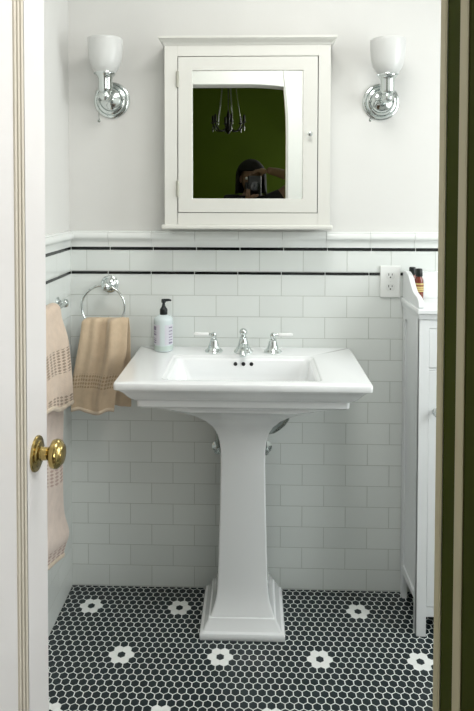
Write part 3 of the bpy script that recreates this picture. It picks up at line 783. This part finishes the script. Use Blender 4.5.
E_ = [(0,1),(1,2),(2,3),(3,4),(4,5),(3,6),(6,7),(7,8),(8,9),(9,10),(3,11),(11,12),(12,13),(13,14),(14,15),(0,16),(16,17),(17,18),(18,19),(0,20),(20,21),(21,22),(22,23)]
R_ = [(.15,.11),(.125,.095),(.14,.10),(.13,.09),(.06,.055),(.05,.05),.058,.05,.042,.036,.026,.058,.046,.040,.035,.026,.085,.058,.042,.035,.085,.058,.042,.035]
person = skinned('person', V, E_, R_, M['skin'])
tag(person, 'dark-haired person in a dark shirt photographing, seen in the mirror', 'person')
# clothing, on slightly larger skeletons
sh = [(PX,PY,.92),(PX,PY,1.05),(PX,PY,1.20),(PX,PY,1.33),(PX,PY+.003,1.395),(PX+.165,PY,1.36),(.235,PY+.01,1.44),(PX-.165,PY,1.36),(PX-.205,PY+.02,1.24)]
skinned('shirt', sh, [(0,1),(1,2),(2,3),(3,4),(3,5),(5,6),(3,7),(7,8)], [(.165,.125),(.14,.11),(.155,.115),(.145,.105),(.085,.08),.070,.062,.070,.060], M['shirt'], person)
tr_ = [(PX,PY,.93),(PX+.09,PY,.86),(PX+.10,PY+.01,.50),(PX+.10,PY-.02,.09),(PX-.09,PY,.86),(PX-.10,PY+.01,.50),(PX-.10,PY-.02,.09)]
skinned('trousers', tr_, [(0,1),(1,2),(2,3),(0,4),(4,5),(5,6)], [(.158,.12),.10,.072,.058,.10,.072,.058], M['jeans'], person)
for s in (-1, 1):
    MB().loft([rrect(PX+s*.105-.045*k, PX+s*.105+.045*k, PY-.09, PY+.16-.02*(z > .05), z, .04) for k, z in ((.95,0),(1,.01),(1,.03),(.8,.06),(.55,.09))]).build('shoe', M['camblack'], person)
# head
hc = Vector((PX, PY+.03, 1.535)); vs = []; fs = []; nu_, nv_ = 32, 24
for j in range(nv_+1):
    t = PI*j/nv_
    for i in range(nu_):
        a = 2*PI*i/nu_
        x = .074*math.sin(t)*math.cos(a); y = .092*math.sin(t)*math.sin(a); z = -.115*math.cos(t)
        if z < 0:
            x *= 1+.9*z; y = y*(1+.5*z)+(.012 if y > 0 else .02)*(-z/.115)
        if y > 0:                                            # nose and brow
            y += .022*math.exp(-(x/.013)**2-((z+.022)/.02)**2)+.007*math.exp(-((z-.022)/.012)**2-(x/.045)**2)-.007*math.exp(-((abs(x)-.031)/.013)**2-(z/.012)**2)
        vs.append((hc.x+x, hc.y+y, hc.z+z))
for j in range(nv_):
    for i in range(nu_):
        i2 = (i+1) % nu_; fs.append((j*nu_+i, j*nu_+i2, (j+1)*nu_+i2, (j+1)*nu_+i))
hd = MB().add(vs, fs)
for s in (-1, 1): hd.ball((hc.x+s*.076, hc.y-.005, hc.z-.005), .03, 12, (.3,.6,1))
head = hd.build('head', M['skin'], person, smooth=80)
for s in (-1, 1): MB().ball((hc.x+s*.031, hc.y+.079, hc.z+.002), .012, 12).build('eye', M['eye'], head)
MB().ball((hc.x, hc.y+.086, hc.z-.062), .022, 14, (1,.35,.35)).build('mouth', M['lip'], head)
hv = MB()
hl = []
for j in range(15):
    t = j/14; row = []
    for i in range(28):
        a = 2*PI*i/28
        # bob cut: dome above, hangs to the jaw at the sides and back, open at the face
        if t < .6: th = t/.6*PI*.5; rr = math.sin(th); zz_ = .128*math.cos(th)
        else: rr = 1+.05*(t-.6)/.4; zz_ = -.125*(t-.6)/.4
        front = max(0, math.sin(a))**2
        if zz_ < .055: rr_y = 1-.0*front
        zq = zz_ if not (math.sin(a) > .45 and zz_ < .045) else .045+.0005*j
        rad = (1-.03*front) if zq > .04 else 1
        row.append((hc.x+.108*rr*rad*math.cos(a), hc.y-.008+.112*rr*rad*math.sin(a), hc.z+zq+.012))
    hl.append(row)
hv.loft(hl, cap0=True, cap1=False)
hv.build('hair', M['hair'], person, smooth=80, solid=.012)
# hands: palm with five separate fingers each, curled round the camera
def hand(palm, dirs, wrist, name='hand'):
    vs = [wrist, palm]; es = [(0,1)]; rs = [.024, (.026,.022)]
    for base, mid, tip, r in dirs:
        k = len(vs); vs += [base, mid, tip]; es += [(1,k),(k,k+1),(k+1,k+2)]; rs += [r*1.15, r, r*.8]
    return skinned(name, vs, es, rs, M['skin'], person, root=0, sub=2)
ZL = 1.4802
hand((.055,PY+.185,1.588), [((.030,PY+.196,1.592),(.005,PY+.200,1.585),(-.010,PY+.202,1.566),.0085),
     ((.030,PY+.180,1.596),(.000,PY+.182,1.590),(-.018,PY+.184,1.572),.009), ((.030,PY+.163,1.596),(.000,PY+.165,1.590),(-.016,PY+.167,1.574),.0085),
     ((.034,PY+.148,1.590),(.010,PY+.148,1.586),(-.006,PY+.150,1.572),.0075), ((.050,PY+.150,1.570),(.042,PY+.146,1.555),(.036,PY+.148,1.540),.0095)], (.085,PY+.165,1.594))
hand((-.035,PY+.215,1.398), [((-.040,PY+.245,1.415),(-.041,PY+.250,1.440),(-.038,PY+.252,1.462),.0085),
     ((-.022,PY+.250,1.408),(-.015,PY+.262,1.415),(.002,PY+.262,1.424),.009), ((-.015,PY+.235,1.405),(.005,PY+.245,1.412),(.022,PY+.245,1.424),.0085),
     ((-.015,PY+.215,1.402),(.010,PY+.222,1.408),(.028,PY+.222,1.420),.0075), ((-.055,PY+.215,1.415),(-.056,PY+.22,1.44),(-.052,PY+.222,1.462),.0095)], (-.05,PY+.20,1.375))
# camera held upright in front of the face
cm = thing('camera', (0,-2.39,ZL-.07), 'black camera held upright in front of the face', 'camera')
MB().loft([rrect(-.052,.045,-2.422,-2.362,z,.012) for z in (ZL-.072,ZL-.070,ZL+.072,ZL+.075)]).build('camera_body', M['camblack'], cm, bevel=.002)
MB().box(-.072,-.050,-2.417,-2.369,ZL-.025,ZL+.028).build('viewfinder_hump', M['camblack'], cm, bevel=.006)
w = MB(); 
prof_ = [(.034,0),(.034,.012),(.036,.014),(.036,.050),(.034,.052),(.034,.066),(.036,.068),(.036,.084),(.033,.085),(.031,.079)]
vsx = []
w.lathe([(r, -h) for r, h in prof_], (0,-2.363,ZL), 'y', 36)
ln = w.build('lens_barrel', M['camblack'], cm)
MB().lathe([(.0305,-.079),(.022,-.0815),(.010,-.083),(.002,-.0832)], (0,-2.363,ZL), 'y', 36).build('front_glass', M['lens'], ln)

# ------------------------------------------------------------------ light
def area(name, loc, target, sx, sy, power, col):
    d = bpy.data.lights.new(name, 'AREA'); d.shape = 'RECTANGLE'; d.size = sx; d.size_y = sy; d.energy = power; d.color = col
    o = bpy.data.objects.new(name, d); COL.objects.link(o); o.location = loc
    o.rotation_euler = (Vector(target)-Vector(loc)).to_track_quat('-Z', 'Y').to_euler(); return o
area('window_daylight', (XR-.03, (WY0+WY1)/2, (WZ0+WZ1)/2), (-.6, -.55, 1.05), .92, 1.2, 25, (.97,1.0,1.0))
area('ceiling_fill', (.20, -1.0, ZC-.03), (.1,-.9,0), .6, .6, 13.0, (1.0,.985,.95))  # added overhead fill to flatten the light; no lamp is modelled here
area('green_room_fill', (1.25, -4.5, 1.6), (-.2,-.2,.6), 1.2, 1.6, 52, (1.0,.98,.95))  # added fill aimed through the doorway at sink and back wall, no window there

wd = bpy.data.worlds.new('daylight'); sc.world = wd; wd.use_nodes = True
bg = wd.node_tree.nodes['Background']; bg.inputs[0].default_value = (.85,.93,1.0,1); bg.inputs[1].default_value = .6

# ------------------------------------------------------------------ camera
cd_ = bpy.data.cameras.new('view'); co = bpy.data.objects.new('view', cd_); COL.objects.link(co)
co.location = (0, -2.26533, 1.48017)
co.rotation_euler = (Matrix.Rotation(.02904, 3, 'Z') @ Matrix.Rotation(PI/2-.03013, 3, 'X') @ Matrix.Rotation(.00205, 3, 'Z')).to_euler()
cd_.sensor_fit = 'VERTICAL'; cd_.sensor_height = 36; cd_.lens = 614.97/711*36
cd_.shift_y = -142.78/711
cd_.clip_start = .004
sc.camera = co
sc.view_settings.view_transform = 'Standard'
sc.view_settings.look = 'None'
sc.view_settings.exposure = 0
